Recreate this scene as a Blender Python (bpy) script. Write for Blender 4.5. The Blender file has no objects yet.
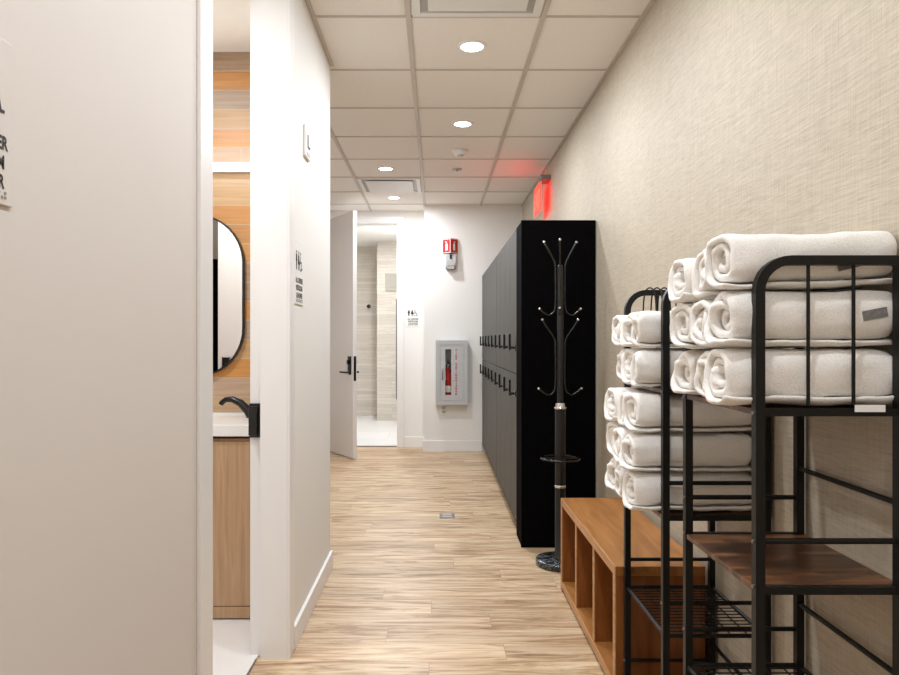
import bpy, bmesh, math, random
from mathutils import Vector, Matrix, noise
random.seed(7)
scene = bpy.context.scene
COL = scene.collection
PI = math.pi

# ------------------------------------------------------------------ helpers
def lin(c):
    out = []
    for v in c:
        v = v / 255.0
        out.append(v / 12.92 if v <= 0.04045 else ((v + 0.055) / 1.055) ** 2.4)
    return (out[0], out[1], out[2], 1.0)

class MB:
    """collects shapes and links them as one mesh object"""
    def __init__(self):
        self.v, self.f, self.s, self.m = [], [], [], []
        self.mi = 0
    def add(self, verts, faces, smooth=False):
        n = len(self.v)
        self.v += [tuple(p) for p in verts]
        for q in faces:
            self.f.append([i + n for i in q]); self.s.append(smooth); self.m.append(self.mi)
        return self
    def box(self, x0, x1, y0, y1, z0, z1, bev=0.0, seg=2, mtx=None):
        bm = bmesh.new()
        bmesh.ops.create_cube(bm, size=1.0)
        for v in bm.verts:
            v.co = Vector(((x0 + x1) / 2 + v.co.x * (x1 - x0), (y0 + y1) / 2 + v.co.y * (y1 - y0), (z0 + z1) / 2 + v.co.z * (z1 - z0)))
        if bev > 0:
            bmesh.ops.bevel(bm, geom=bm.edges[:], offset=bev, segments=seg, affect='EDGES', profile=0.5)
        bm.normal_update()
        if mtx is not None:
            bmesh.ops.transform(bm, matrix=mtx, verts=bm.verts[:])
        bm.verts.index_update()
        self.add([v.co for v in bm.verts], [[v.index for v in f.verts] for f in bm.faces])
        bm.free()
        return self
    def tube(self, pts, r, n=10, square=False, cap=True, closed=False):
        pts = [Vector(p) for p in pts]
        N = len(pts)
        rs = r if isinstance(r, (list, tuple)) else [r] * N
        tans = []
        for i in range(N):
            if closed:
                t = pts[(i + 1) % N] - pts[i - 1]
            else:
                t = pts[min(i + 1, N - 1)] - pts[max(i - 1, 0)]
            tans.append(t.normalized())
        up = Vector((0, 1, 0)) if abs(tans[0].y) < 0.7 else Vector((0, 0, 1))
        nrm = (up - tans[0] * up.dot(tans[0])).normalized()
        rings = []
        k = 4 if square else n
        for i in range(N):
            nrm = (nrm - tans[i] * nrm.dot(tans[i])).normalized()
            bi = tans[i].cross(nrm)
            ring = []
            for j in range(k):
                a = 2 * PI * j / k + (PI / 4 if square else 0)
                rr = rs[i] * (math.sqrt(2) if square else 1)
                if square and 0 < i < N - 1:      # keep width in tight corners
                    pass
                ring.append(pts[i] + (nrm * math.cos(a) + bi * math.sin(a)) * rr)
            rings.append(ring)
        verts = [p for ring in rings for p in ring]
        faces = []
        for i in range(N if closed else N - 1):
            i2 = (i + 1) % N
            for j in range(k):
                j2 = (j + 1) % k
                faces.append([i * k + j, i * k + j2, i2 * k + j2, i2 * k + j])
        self.add(verts, faces, smooth=not square)
        if cap and not closed:
            self.add(rings[0][::-1], [list(range(k))][:]); self.add(rings[-1], [list(range(k))])
        return self
    def lathe(self, prof, cx=0, cy=0, n=32):
        """prof = [(r,z)...] around a vertical axis"""
        verts, faces = [], []
        for (r, z) in prof:
            for j in range(n):
                a = 2 * PI * j / n
                verts.append((cx + r * math.cos(a), cy + r * math.sin(a), z))
        for i in range(len(prof) - 1):
            for j in range(n):
                j2 = (j + 1) % n
                faces.append([i * n + j, i * n + j2, (i + 1) * n + j2, (i + 1) * n + j])
        self.add(verts, faces, smooth=True)
        if prof[0][0] > 1e-6: self.add(verts[:n], [list(range(n))[::-1]])
        if prof[-1][0] > 1e-6: self.add(verts[-n:], [list(range(n))])
        return self
    def ball(self, c, r, n=12, m=8):
        prof = [(max(r * math.sin(PI * i / m), 1e-7), -r * math.cos(PI * i / m)) for i in range(m + 1)]
        k = MB().lathe(prof, n=n)
        self.add([(p[0] + c[0], p[1] + c[1], p[2] + c[2]) for p in k.v], k.f, True)
        return self
    def prism(self, outline, axis, a, b):
        """2-D outline extruded along an axis ('x','y','z') from a to b"""
        def P(u, v, w):
            return {'x': (w, u, v), 'y': (u, w, v), 'z': (u, v, w)}[axis]
        n = len(outline)
        verts = [P(u, v, a) for u, v in outline] + [P(u, v, b) for u, v in outline]
        faces = [list(range(n))[::-1], [i + n for i in range(n)]]
        for i in range(n):
            j = (i + 1) % n
            faces.append([i, j, j + n, i + n])
        return self.add(verts, faces)
    def ringprism(self, outer, inner, axis, a, b):
        def P(u, v, w):
            return {'x': (w, u, v), 'y': (u, w, v), 'z': (u, v, w)}[axis]
        n = len(outer)
        verts = []
        for w in (a, b):
            verts += [P(u, v, w) for u, v in outer] + [P(u, v, w) for u, v in inner]
        faces = []
        for i in range(n):
            j = (i + 1) % n
            O0, I0, O1, I1 = i, n + i, 2 * n + i, 3 * n + i
            P0, J0, P1, J1 = j, n + j, 2 * n + j, 3 * n + j
            faces += [[O0, I0, J0, P0], [O1, P1, J1, I1], [O0, P0, P1, O1], [I0, I1, J1, J0]]
        return self.add(verts, faces)
    def mesh(self, name, mats):
        me = bpy.data.meshes.new(name)
        me.from_pydata(self.v, [], self.f)
        if not isinstance(mats, (list, tuple)): mats = [mats]
        for mm in mats: me.materials.append(mm)
        me.polygons.foreach_set('use_smooth', self.s)
        me.polygons.foreach_set('material_index', self.m)
        bm = bmesh.new(); bm.from_mesh(me)
        bmesh.ops.recalc_face_normals(bm, faces=bm.faces[:])
        bm.to_mesh(me); bm.free()
        me.update()
        return me
    def build(self, name, mats, parent=None, loc=(0, 0, 0)):
        o = bpy.data.objects.new(name, self.mesh(name, mats))
        COL.objects.link(o)
        o.location = loc
        if parent: o.parent = parent
        return o

def thing(name, label, cat, loc=(0, 0, 0), group=None, rz=0.0):
    o = bpy.data.objects.new(name, None); COL.objects.link(o)
    o.empty_display_size = 0.1
    o.location = loc; o.rotation_euler = (0, 0, rz)
    o['label'] = label; o['category'] = cat
    if group: o['group'] = group
    return o
def struct(o, label=None, cat=None):
    o['kind'] = 'structure'
    if label: o['label'] = label
    if cat: o['category'] = cat
    return o
def tag(o, label, cat, group=None):
    o['label'] = label; o['category'] = cat
    if group: o['group'] = group
    return o
def children(o):
    return [c for c in bpy.data.objects if c.parent == o]
def dup(root, loc, label, group=None, rz=None):
    def cp(o, parent):
        c = o.copy(); COL.objects.link(c)
        if parent: c.parent = parent
        for ch in children(o):
            cp(ch, c)
        return c
    r = cp(root, None)
    r.location = loc
    if rz is not None: r.rotation_euler = (0, 0, rz)
    r['label'] = label
    if group: r['group'] = group
    return r

# ------------------------------------------------------------------ materials
def newmat(name):
    m = bpy.data.materials.new(name); m.use_nodes = True
    nt = m.node_tree
    b = nt.nodes['Principled BSDF']
    return m, nt, b
def N(nt, kind, **kw):
    n = nt.nodes.new(kind)
    for k, v in kw.items():
        if hasattr(n, k): setattr(n, k, v)
    return n
def coords(nt, scale=(1, 1, 1), out='Object'):
    tc = N(nt, 'ShaderNodeTexCoord'); mp = N(nt, 'ShaderNodeMapping')
    mp.inputs['Scale'].default_value = scale
    nt.links.new(tc.outputs[out], mp.inputs['Vector'])
    return mp.outputs['Vector']
def ramp(nt, fac, stops, interp='LINEAR'):
    r = N(nt, 'ShaderNodeValToRGB'); r.color_ramp.interpolation = interp
    e = r.color_ramp.elements
    while len(e) < len(stops): e.new(0.5)
    for i, (p, c) in enumerate(stops):
        e[i].position = p; e[i].color = c
    nt.links.new(fac, r.inputs['Fac'])
    return r.outputs['Color']
def mix(nt, a, b, fac, mode='MIX'):
    m = N(nt, 'ShaderNodeMix'); m.data_type = 'RGBA'; m.blend_type = mode
    for sock, val in ((m.inputs[6], a), (m.inputs[7], b), (m.inputs[0], fac)):
        if hasattr(val, 'is_linked') or hasattr(val, 'links'): nt.links.new(val, sock)
        else: sock.default_value = val
    return m.outputs[2]
def tex(nt, vec, scale, detail=4.0, rough=0.55, dist=0.0):
    n = N(nt, 'ShaderNodeTexNoise')
    n.inputs['Scale'].default_value = scale; n.inputs['Detail'].default_value = detail
    n.inputs['Roughness'].default_value = rough; n.inputs['Distortion'].default_value = dist
    nt.links.new(vec, n.inputs['Vector'])
    return n.outputs['Fac']
def bump(nt, b, h, strength=0.2, dist=0.002):
    bp = N(nt, 'ShaderNodeBump')
    bp.inputs['Strength'].default_value = strength; bp.inputs['Distance'].default_value = dist
    nt.links.new(h, bp.inputs['Height']); nt.links.new(bp.outputs['Normal'], b.inputs['Normal'])

def simple(name, col, rough=0.5, metal=0.0, var=0.04, scale=18.0, bmp=0.0, spec=0.5, bd=0.001):
    m, nt, b = newmat(name)
    c = lin(col)
    v = coords(nt)
    f = tex(nt, v, scale)
    lo = tuple(max(0, x * (1 - var)) for x in c[:3]) + (1,)
    hi = tuple(min(1, x * (1 + var)) for x in c[:3]) + (1,)
    nt.links.new(ramp(nt, f, [(0.3, lo), (0.7, hi)]), b.inputs['Base Color'])
    b.inputs['Roughness'].default_value = rough; b.inputs['Metallic'].default_value = metal
    b.inputs['Specular IOR Level'].default_value = spec
    if bmp: bump(nt, b, tex(nt, v, scale * 12, 2), bmp, bd)
    return m
def emit(name, col, strength):
    m, nt, b = newmat(name)
    c = lin(col)
    b.inputs['Base Color'].default_value = c
    b.inputs['Emission Color'].default_value = c
    b.inputs['Emission Strength'].default_value = strength
    return m
def woodmat(name, dark, mid, light, axis='x', rough=0.4, stretch=12.0, scale=3.0, bmp=0.05):
    m, nt, b = newmat(name)
    sc = {'x': (1, stretch, stretch), 'y': (stretch, 1, stretch), 'z': (stretch, stretch, 1)}[axis]
    v = coords(nt, sc)
    f = tex(nt, v, scale, 6, 0.6, 0.6)
    nt.links.new(ramp(nt, f, [(0.28, lin(dark)), (0.5, lin(mid)), (0.74, lin(light))]), b.inputs['Base Color'])
    b.inputs['Roughness'].default_value = rough
    bump(nt, b, tex(nt, v, scale * 4, 3), bmp, 0.001)
    return m

M = {}
M['paint'] = simple('white_wall_paint', (232, 230, 226), 0.65, var=0.01, scale=2, bmp=0.03, spec=0.3)
M['paintshade'] = simple('shaded_white_wall_paint', (219, 212, 206), 0.65, var=0.01, scale=2, bmp=0.03, spec=0.3)  # white wall paint with the near left stretch's shade put into its colour
M['trim'] = simple('white_trim_paint', (234, 232, 230), 0.35, var=0.01, scale=3)
M['doorpaint'] = simple('white_door_laminate', (226, 222, 219), 0.4, var=0.015, scale=2)
M['black'] = simple('black_powder_coat', (9, 9, 9), 0.42, var=0.15, scale=60, bmp=0.05, spec=0.35)
M['blackmatte'] = simple('matte_black_laminate', (6, 5, 6), 0.9, var=0.15, scale=30, spec=0.04)
M['blackgloss'] = simple('satin_black_metal', (14, 14, 15), 0.28, var=0.1)
M['chrome'] = simple('chrome', (225, 225, 225), 0.12, 1.0, var=0.02)
M['gunmetal'] = simple('polished_black_metal', (62, 61, 60), 0.25, 1.0, var=0.05)
M['plastic'] = simple('white_plastic', (228, 227, 224), 0.4, var=0.01)
M['greyplastic'] = simple('grey_plastic', (176, 175, 172), 0.45, var=0.03)
M['cabgrey'] = simple('light_grey_steel', (184, 185, 184), 0.4, var=0.02)
M['red'] = simple('red_enamel', (190, 22, 28), 0.35, var=0.05)
M['redink'] = simple('red_lettering', (176, 30, 44), 0.6, var=0.03)
M['ink'] = simple('black_lettering', (24, 22, 21), 0.6, var=0.05)
M['brailleink'] = simple('grey_raised_dots', (150, 146, 140), 0.6, var=0.05)
M['whiteink'] = simple('white_lettering', (240, 238, 236), 0.5, var=0.01)
M['dark'] = simple('dark_void', (22, 21, 20), 0.8, var=0.05)
M['steel'] = simple('brushed_steel', (150, 148, 146), 0.35, 0.9, var=0.05)
M['locker'] = woodmat('taupe_grey_laminate', (76, 74, 71), (88, 86, 82), (98, 96, 92), 'z', 0.62, 16, 3.0, 0.03)
M['kick'] = simple('dark_plinth', (20, 17, 15), 0.5, var=0.1)
M['filler'] = simple('grey_filler_strip', (168, 163, 152), 0.55, var=0.02)
M['bench'] = woodmat('orange_brown_timber', (126, 78, 34), (154, 101, 48), (176, 122, 66), 'y', 0.42, 9, 2.6)
M['benchend'] = woodmat('shaded_orange_brown_timber_cross_grain', (108, 59, 22), (130, 75, 30), (150, 92, 42), 'z', 0.42, 9, 2.6)  # bench timber with upright grain, shade on ends and cubbies darkened into its colour
M['benchedge'] = woodmat('pale_ply_edge', (158, 110, 66), (182, 134, 88), (200, 154, 108), 'y', 0.5, 14, 4)
M['rustic'] = woodmat('rustic_brown_board', (32, 20, 13), (78, 49, 30), (150, 100, 62), 'x', 0.33, 5, 4.0)
M['oak'] = woodmat('light_oak_veneer', (168, 132, 98), (186, 150, 115), (198, 164, 130), 'z', 0.45, 26, 2.2)
M['quartz'] = simple('white_quartz', (236, 235, 232), 0.25, var=0.015, scale=6)
M['lens'] = emit('lamp_lens_white', (255, 250, 242), 9.0)
M['ledbar'] = emit('led_bar_white', (255, 248, 236), 2.6)
M['exitred'] = emit('exit_sign_red_glow', (255, 44, 32), 2.6)
M['exitletter'] = emit('exit_sign_letter_glow', (255, 70, 50), 3.0)

M['locker'].node_tree.nodes['Principled BSDF'].inputs['Specular IOR Level'].default_value = 0.2
# marble
m, nt, b = newmat('black_marble'); v = coords(nt)
f = tex(nt, v, 9, 8, 0.7, 1.8)
nt.links.new(ramp(nt, f, [(0.46, lin((22, 23, 25))), (0.5, lin((110, 112, 116))), (0.54, lin((24, 25, 27)))]), b.inputs['Base Color'])
b.inputs['Roughness'].default_value = 0.18; M['marble'] = m
# terry towel
m, nt, b = newmat('white_terry_cloth'); v = coords(nt)
f = tex(nt, v, 320, 3, 0.7)
nt.links.new(ramp(nt, f, [(0.25, lin((226, 221, 214))), (0.6, lin((246, 243, 238)))]), b.inputs['Base Color'])
b.inputs['Roughness'].default_value = 0.95; b.inputs['Specular IOR Level'].default_value = 0.1
b.inputs['Sheen Weight'].default_value = 0.25; b.inputs['Sheen Roughness'].default_value = 0.5
bump(nt, b, f, 0.55, 0.004); M['terry'] = m
M['tagcloth'] = simple('grey_care_tag_cloth', (118, 116, 114), 0.8, var=0.25, scale=160)
# glass
m, nt, b = newmat('clear_glass')
b.inputs['Base Color'].default_value = (0.95, 0.97, 0.97, 1); b.inputs['Roughness'].default_value = 0.02
b.inputs['Transmission Weight'].default_value = 1.0; b.inputs['IOR'].default_value = 1.1
v = coords(nt); M['glass'] = m
# mirror
m, nt, b = newmat('mirror_silver'); b.inputs['Base Color'].default_value = (0.92, 0.93, 0.93, 1)
b.inputs['Metallic'].default_value = 1.0; b.inputs['Roughness'].default_value = 0.01; M['mirror'] = m
# wallpaper: woven grass-cloth
m, nt, b = newmat('woven_beige_wallpaper')
vh = coords(nt, (1, 9.0, 150.0)); vv = coords(nt, (1, 170.0, 5.0)); vs = coords(nt)
fh = tex(nt, vh, 1.6, 4, 0.7); fv = tex(nt, vv, 1.3, 3, 0.6); fb = tex(nt, vs, 1.2, 3)
mm = N(nt, 'ShaderNodeMath', operation='MULTIPLY_ADD'); nt.links.new(fv, mm.inputs[0]); mm.inputs[1].default_value = 0.45
nt.links.new(fh, mm.inputs[2])
c1 = ramp(nt, mm.outputs[0], [(0.42, lin((146, 135, 117))), (0.72, lin((179, 167, 148))), (1.0, lin((200, 189, 171)))])
c2 = mix(nt, c1, lin((186, 175, 158)), 0.2)
nt.links.new(c2, b.inputs['Base Color']); b.inputs['Roughness'].default_value = 0.6; b.inputs['Specular IOR Level'].default_value = 0.35
bump(nt, b, mm.outputs[0], 0.25, 0.0015); M['wallpaper'] = m
# plank floor: boards run along X
m, nt, b = newmat('pale_oak_plank_floor')
v = coords(nt)
def MT(op, a, bb=None, c=None):
    n = N(nt, 'ShaderNodeMath', operation=op)
    for i, q in enumerate((a, bb, c)):
        if q is None: continue
        if isinstance(q, (int, float)): n.inputs[i].default_value = q
        else: nt.links.new(q, n.inputs[i])
    return n.outputs[0]
sx = N(nt, 'ShaderNodeSeparateXYZ'); nt.links.new(v, sx.inputs[0])
PW, PL = 0.152, 1.22
ry = MT('DIVIDE', sx.outputs['Y'], PW); row = MT('FLOOR', ry)
wn = N(nt, 'ShaderNodeTexWhiteNoise'); wn.noise_dimensions = '1D'; nt.links.new(row, wn.inputs['W'])
rx_ = MT('ADD', MT('DIVIDE', sx.outputs['X'], PL), MT('MULTIPLY', wn.outputs['Value'], 7.0)); pl_ = MT('FLOOR', rx_)
wn2 = N(nt, 'ShaderNodeTexWhiteNoise'); wn2.noise_dimensions = '2D'
cb = N(nt, 'ShaderNodeCombineXYZ'); nt.links.new(row, cb.inputs[0]); nt.links.new(pl_, cb.inputs[1]); nt.links.new(cb.outputs[0], wn2.inputs['Vector'])
seam = MT('MAXIMUM', MT('GREATER_THAN', MT('ABSOLUTE', MT('SUBTRACT', MT('FRACT', ry), 0.5)), 0.4945), MT('GREATER_THAN', MT('ABSOLUTE', MT('SUBTRACT', MT('FRACT', rx_), 0.5)), 0.4993))
sep = N(nt, 'ShaderNodeVectorMath', operation='MULTIPLY_ADD')
nt.links.new(wn2.outputs['Color'], sep.inputs[0]); sep.inputs[1].default_value = (17.0, 9.0, 5.0); nt.links.new(v, sep.inputs[2])
def stretched(sc_, *k):
    mp = N(nt, 'ShaderNodeMapping'); mp.inputs['Scale'].default_value = sc_; nt.links.new(sep.outputs[0], mp.inputs['Vector'])
    return tex(nt, mp.outputs['Vector'], *k)
g1 = stretched((1.5, 15.0, 1.0), 1.5, 8, 0.66, 1.4)          # broad figure
g2 = stretched((1.6, 46.0, 1.0), 2.0, 4, 0.6, 0.3)           # fine pores
g3 = stretched((5.0, 22.0, 1.0), 2.2, 5, 0.6, 2.2)           # knots and flames
base = ramp(nt, g1, [(0.31, lin((128, 97, 68))), (0.42, lin((172, 141, 107))), (0.53, lin((202, 176, 144))), (0.70, lin((222, 202, 173)))])
fine = ramp(nt, g2, [(0.3, (0.80, 0.77, 0.73, 1)), (0.52, (1, 1, 1, 1))])
knot = ramp(nt, g3, [(0.24, (0.62, 0.56, 0.50, 1)), (0.38, (1, 1, 1, 1))])
c = mix(nt, base, fine, 0.8, 'MULTIPLY')
c = mix(nt, c, knot, 0.8, 'MULTIPLY')
tone = ramp(nt, wn2.outputs['Value'], [(0.0, (0.82, 0.79, 0.75, 1)), (0.5, (0.97, 0.96, 0.95, 1)), (1.0, (1.07, 1.06, 1.05, 1))])
c = mix(nt, c, tone, 1.0, 'MULTIPLY')
c = mix(nt, c, lin((140, 106, 74)), MT('MULTIPLY', seam, 0.7))
nt.links.new(c, b.inputs['Base Color']); b.inputs['Roughness'].default_value = 0.40; b.inputs['Specular IOR Level'].default_value = 0.4
bump(nt, b, g2, 0.05, 0.001); M['floor'] = m
# ceiling tile
m, nt, b = newmat('mineral_fibre_ceiling_tile'); v = coords(nt)
f = tex(nt, v, 140, 3, 0.7)
nt.links.new(ramp(nt, f, [(0.3, lin((230, 225, 218))), (0.6, lin((238, 233, 227)))]), b.inputs['Base Color'])
b.inputs['Roughness'].default_value = 0.9; bump(nt, b, f, 0.15, 0.001); M['ceil'] = m
M['grid'] = simple('ceiling_grid_paint', (196, 188, 178), 0.5, var=0.02)
M['ceilplain'] = simple('plain_ceiling_paint', (236, 234, 230), 0.8, var=0.01)
# bathroom wood-look wall tile: rows of coloured planks
m, nt, b = newmat('wood_look_wall_tile'); 
tc = N(nt, 'ShaderNodeTexCoord'); sx = N(nt, 'ShaderNodeSeparateXYZ'); nt.links.new(tc.outputs['Object'], sx.inputs[0])
RH = 0.0935
def MA(op, a, bb=None):
    n = N(nt, 'ShaderNodeMath', operation=op)
    for i, q in enumerate((a, bb)):
        if q is None: continue
        if isinstance(q, (int, float)): n.inputs[i].default_value = q
        else: nt.links.new(q, n.inputs[i])
    return n.outputs[0]
row = MA('FLOOR', MA('DIVIDE', MA('SUBTRACT', 2.62, sx.outputs['Z']), RH))
rows = [(176, 150, 126), (205, 148, 84), (178, 156, 134), (196, 158, 112), (204, 146, 80), (192, 164, 140), (196, 166, 132), (198, 164, 122), (202, 146, 86), (196, 144, 88), (206, 152, 92), (176, 146, 114)]
n12 = len(rows)
fr = MA('DIVIDE', MA('ADD', MA('MODULO', row, float(n12)), 0.5), float(n12))
rc = ramp(nt, fr, [(i / n12, lin(c)) for i, c in enumerate(rows)], 'CONSTANT')
cmb = N(nt, 'ShaderNodeCombineXYZ'); nt.links.new(sx.outputs['X'], cmb.inputs[0]); nt.links.new(MA('MULTIPLY', sx.outputs['Z'], 22.0), cmb.inputs[2]); nt.links.new(row, cmb.inputs[1])
g = tex(nt, cmb.outputs[0], 3.0, 5, 0.6, 0.5)
c = mix(nt, rc, ramp(nt, g, [(0.3, (0.74, 0.7, 0.66, 1)), (0.65, (1.08, 1.06, 1.04, 1))]), 0.7, 'MULTIPLY')
zz = MA('FRACT', MA('DIVIDE', MA('SUBTRACT', 2.62, sx.outputs['Z']), RH))
gz = MA('GREATER_THAN', MA('ABSOLUTE', MA('SUBTRACT', zz, 0.5)), 0.475)
xx = MA('FRACT', MA('DIVIDE', MA('ADD', sx.outputs['X'], MA('MULTIPLY', row, 0.37)), 0.9))
gx = MA('GREATER_THAN', MA('ABSOLUTE', MA('SUBTRACT', xx, 0.5)), 0.497)
gr = MA('MAXIMUM', gz, gx)
c = mix(nt, c, lin((196, 174, 148)), gr)
nt.links.new(c, b.inputs['Base Color']); b.inputs['Roughness'].default_value = 0.38
bump(nt, b, MA('SUBTRACT', 1.0, gr), 0.4, 0.002); M['woodtile'] = m
# shower stone strip tile
m, nt, b = newmat('beige_strip_stone_tile'); v0 = coords(nt)
tc = N(nt, 'ShaderNodeTexCoord'); sx = N(nt, 'ShaderNodeSeparateXYZ'); nt.links.new(tc.outputs['Object'], sx.inputs[0])
cmb = N(nt, 'ShaderNodeCombineXYZ')
ad = N(nt, 'ShaderNodeMath', operation='ADD'); nt.links.new(sx.outputs['X'], ad.inputs[0]); nt.links.new(sx.outputs['Y'], ad.inputs[1])
nt.links.new(ad.outputs[0], cmb.inputs[0]); nt.links.new(sx.outputs['Z'], cmb.inputs[1])
br = N(nt, 'ShaderNodeTexBrick'); br.offset = 0.43
br.inputs['Scale'].default_value = 1.0; br.inputs['Brick Width'].default_value = 0.8; br.inputs['Row Height'].default_value = 0.05
br.inputs['Mortar Size'].default_value = 0.002
br.inputs['Color1'].default_value = lin((196, 188, 177)); br.inputs['Color2'].default_value = lin((212, 205, 195)); br.inputs['Mortar'].default_value = lin((186, 178, 167))
nt.links.new(cmb.outputs[0], br.inputs['Vector'])
mp = N(nt, 'ShaderNodeMapping'); mp.inputs['Scale'].default_value = (3, 40, 1); nt.links.new(cmb.outputs[0], mp.inputs['Vector'])
g = tex(nt, mp.outputs['Vector'], 2.0, 4)
c = mix(nt, br.outputs['Color'], ramp(nt, g, [(0.3, (0.86, 0.85, 0.84, 1)), (0.65, (1.06, 1.05, 1.04, 1))]), 0.8, 'MULTIPLY')
nt.links.new(c, b.inputs['Base Color']); b.inputs['Roughness'].default_value = 0.5; M['striptile'] = m
# white floor tile
m, nt, b = newmat('white_floor_tile'); v = coords(nt)
br = N(nt, 'ShaderNodeTexBrick'); br.offset = 0.5
br.inputs['Scale'].default_value = 1.0; br.inputs['Brick Width'].default_value = 1.2; br.inputs['Row Height'].default_value = 0.6
br.inputs['Mortar Size'].default_value = 0.002
br.inputs['Color1'].default_value = lin((232, 231, 230)); br.inputs['Color2'].default_value = lin((238, 237, 236)); br.inputs['Mortar'].default_value = lin((196, 195, 194))
nt.links.new(v, br.inputs['Vector']); nt.links.new(br.outputs['Color'], b.inputs['Base Color']); b.inputs['Roughness'].default_value = 0.25; M['whitetile'] = m

# ------------------------------------------------------------------ room shell
CH = 2.68                    # ceiling height
XL, XR = -0.565, 0.943       # corridor wall faces
YB, YB2 = 7.45, 7.75         # back wall faces (right part / part with the door)
YR = -3.0                    # wall behind the photographer
DT = 2.55                    # door head height
def S(name, mb, mat): return struct(mb.build(name, mat))

S('floor', MB().box(-2.72, 1.1, YR - 0.1, YB2 + 0.06, -0.1, 0.0), M['floor'])
# bathroom and shower tile floors
S('floor_bathroom', MB().box(-2.6, -0.683, 0.45, 3.35, 0.0, 0.004), M['whitetile'])
S('floor_shower', MB().box(-2.0, 0.1, YB2 + 0.06, 11.1, -0.1, 0.004), M['whitetile'])
S('wall_right', MB().box(XR, XR + 0.15, YR - 0.1, YB2 + 0.2, 0, CH + 0.1), M['wallpaper'])
S('wall_rear', MB().box(XL - 0.15, XR, YR - 0.12, YR, 0, CH), M['paint'])
# left wall: near stretch, stretch beyond the bathroom door, header over the door
S('wall_left', MB().box(XL - 0.15, XL, YR, 1.67, 0, CH), M['paintshade'])
w = MB(); w.box(XL - 0.15, XL, 2.66, 3.65, 0, CH); w.box(XL - 0.15, XL, 1.67, 2.66, DT + 0.03, CH)
w.box(-2.72, XL - 0.15, 3.35, 3.65, 0, CH)
S('wall_left_far', w, M['paint'])
S('wall_hall_left', MB().box(-1.85, -1.70, 3.65, YB2, 0, CH), M['paint'])
S('wall_back', MB().box(-0.13, XR, YB, YB2 + 0.15, 0, CH), M['paint'])
DX0, DX1 = -1.335, -0.43
w = MB(); w.box(-1.85, DX0, YB2, YB2 + 0.15, 0, CH); w.box(DX1, -0.13, YB2, YB2 + 0.15, 0, CH); w.box(DX0, DX1, YB2, YB2 + 0.15, DT, CH)
S('wall_back_door_side', w, M['paint'])
S('ceiling', MB().box(-1.85, XR, YR - 0.1, YB2 + 0.15, CH, CH + 0.08), M['ceil'])
# exposed ceiling grid
g = MB(); bw = 0.012
for k in range(-10, 8):
    y = 3.095 + 0.61 * k
    if YR < y < YB: g.box(XL if y < 3.65 else -1.70, XR, y - 0.007, y + 0.007, CH - 0.005, CH + 0.001)
for x in (-1.345, -0.735, -0.125, 0.485):
    y0 = 3.65 if x < XL else YR
    y1 = YB2 if x < -0.13 else YB
    g.box(x - bw, x + bw, y0, y1, CH - 0.007, CH + 0.001)
g.box(XR - 0.02, XR, YR, YB, CH - 0.006, CH + 0.001)
g.box(XL, XL + 0.02, YR, 3.65, CH - 0.006, CH + 0.001)
S('trim_ceiling_grid', g, M['grid'])

# baseboards
def bb(name, pts):
    m_ = MB()
    for a in pts: m_.box(*a, bev=0.003)
    return S(name, m_, M['trim'])
bb('baseboard_left', [(XL, XL + 0.014, 2.687, 3.664, 0, 0.09), (-1.70, XL, 3.65, 3.664, 0, 0.09), (XL, XL + 0.014, YR, 1.61, 0, 0.10)])
bb('baseboard_back', [(-0.13, 0.50, YB - 0.014, YB, 0, 0.12), (-0.144, -0.13, YB - 0.014, YB2, 0, 0.12), (DX1 + 0.07, -0.144, YB2 - 0.014, YB2, 0, 0.12)])
bb('baseboard_right', [(XR - 0.012, XR, YR, 4.03, 0, 0.10)])
bb('baseboard_hall_left', [(-1.70, -1.686, 3.664, YB2, 0, 0.12)])

# bathroom door frame (steel frame with a rebate on the bathroom side)
t = MB()
t.box(-0.668, XL, 1.67, 1.703, 0, DT); t.box(-0.715, -0.668, 1.655, 1.688, 0, DT)          # near jamb
t.box(XL, XL + 0.010, 1.615, 1.703, 0, DT, bev=0.002)
t.box(-0.668, XL, 2.600, 2.665, 0, DT); t.box(-0.715, -0.668, 2.632, 2.68, 0, DT)          # far jamb
t.box(XL, XL + 0.010, 2.600, 2.685, 0, DT, bev=0.002)
t.box(-0.715, XL, 1.67, 2.665, DT, DT + 0.035); t.box(XL, XL + 0.010, 1.615, 2.685, DT, DT + 0.08, bev=0.002)
tr1 = S('trim_1', t, M['trim'])
sp = MB(); sp.box(-0.714, -0.672, 2.614, 2.6318, 0.842, 0.972, bev=0.002); sp.box(-0.713, -0.680, 2.598, 2.615, 0.852, 0.962, bev=0.002)
sp.build('strike_plate', M['blackgloss'], tr1)['label'] = 'black strike plate'
# threshold of the bathroom door
S('trim_threshold', MB().box(-0.686, -0.680, 1.703, 2.60, 0, 0.005), M['steel'])
# far door frame
t = MB(); cw = 0.062
t.box(DX1 - 0.002, DX1 + cw, YB2 - 0.014, YB2, 0, DT, bev=0.002); t.box(DX0 - cw, DX0, YB2 - 0.014, YB2, 0, DT, bev=0.002)
t.box(DX0 - cw, DX1 + cw, YB2 - 0.014, YB2, DT, DT + cw, bev=0.002)
t.box(DX1 - 0.014, DX1 + 0.02, YB2 - 0.002, YB2 + 0.15, 0, DT); t.box(DX0 - 0.02, DX0 + 0.014, YB2 - 0.002, YB2 + 0.15, 0, DT)
t.box(DX0, DX1, YB2 - 0.002, YB2 + 0.15, DT - 0.014, DT + 0.01)
tr2 = S('trim_2', t, M['trim'])
S('trim_shower_threshold', MB().box(DX0, DX1, YB2 + 0.03, YB2 + 0.08, 0, 0.007), M['steel'])

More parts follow.
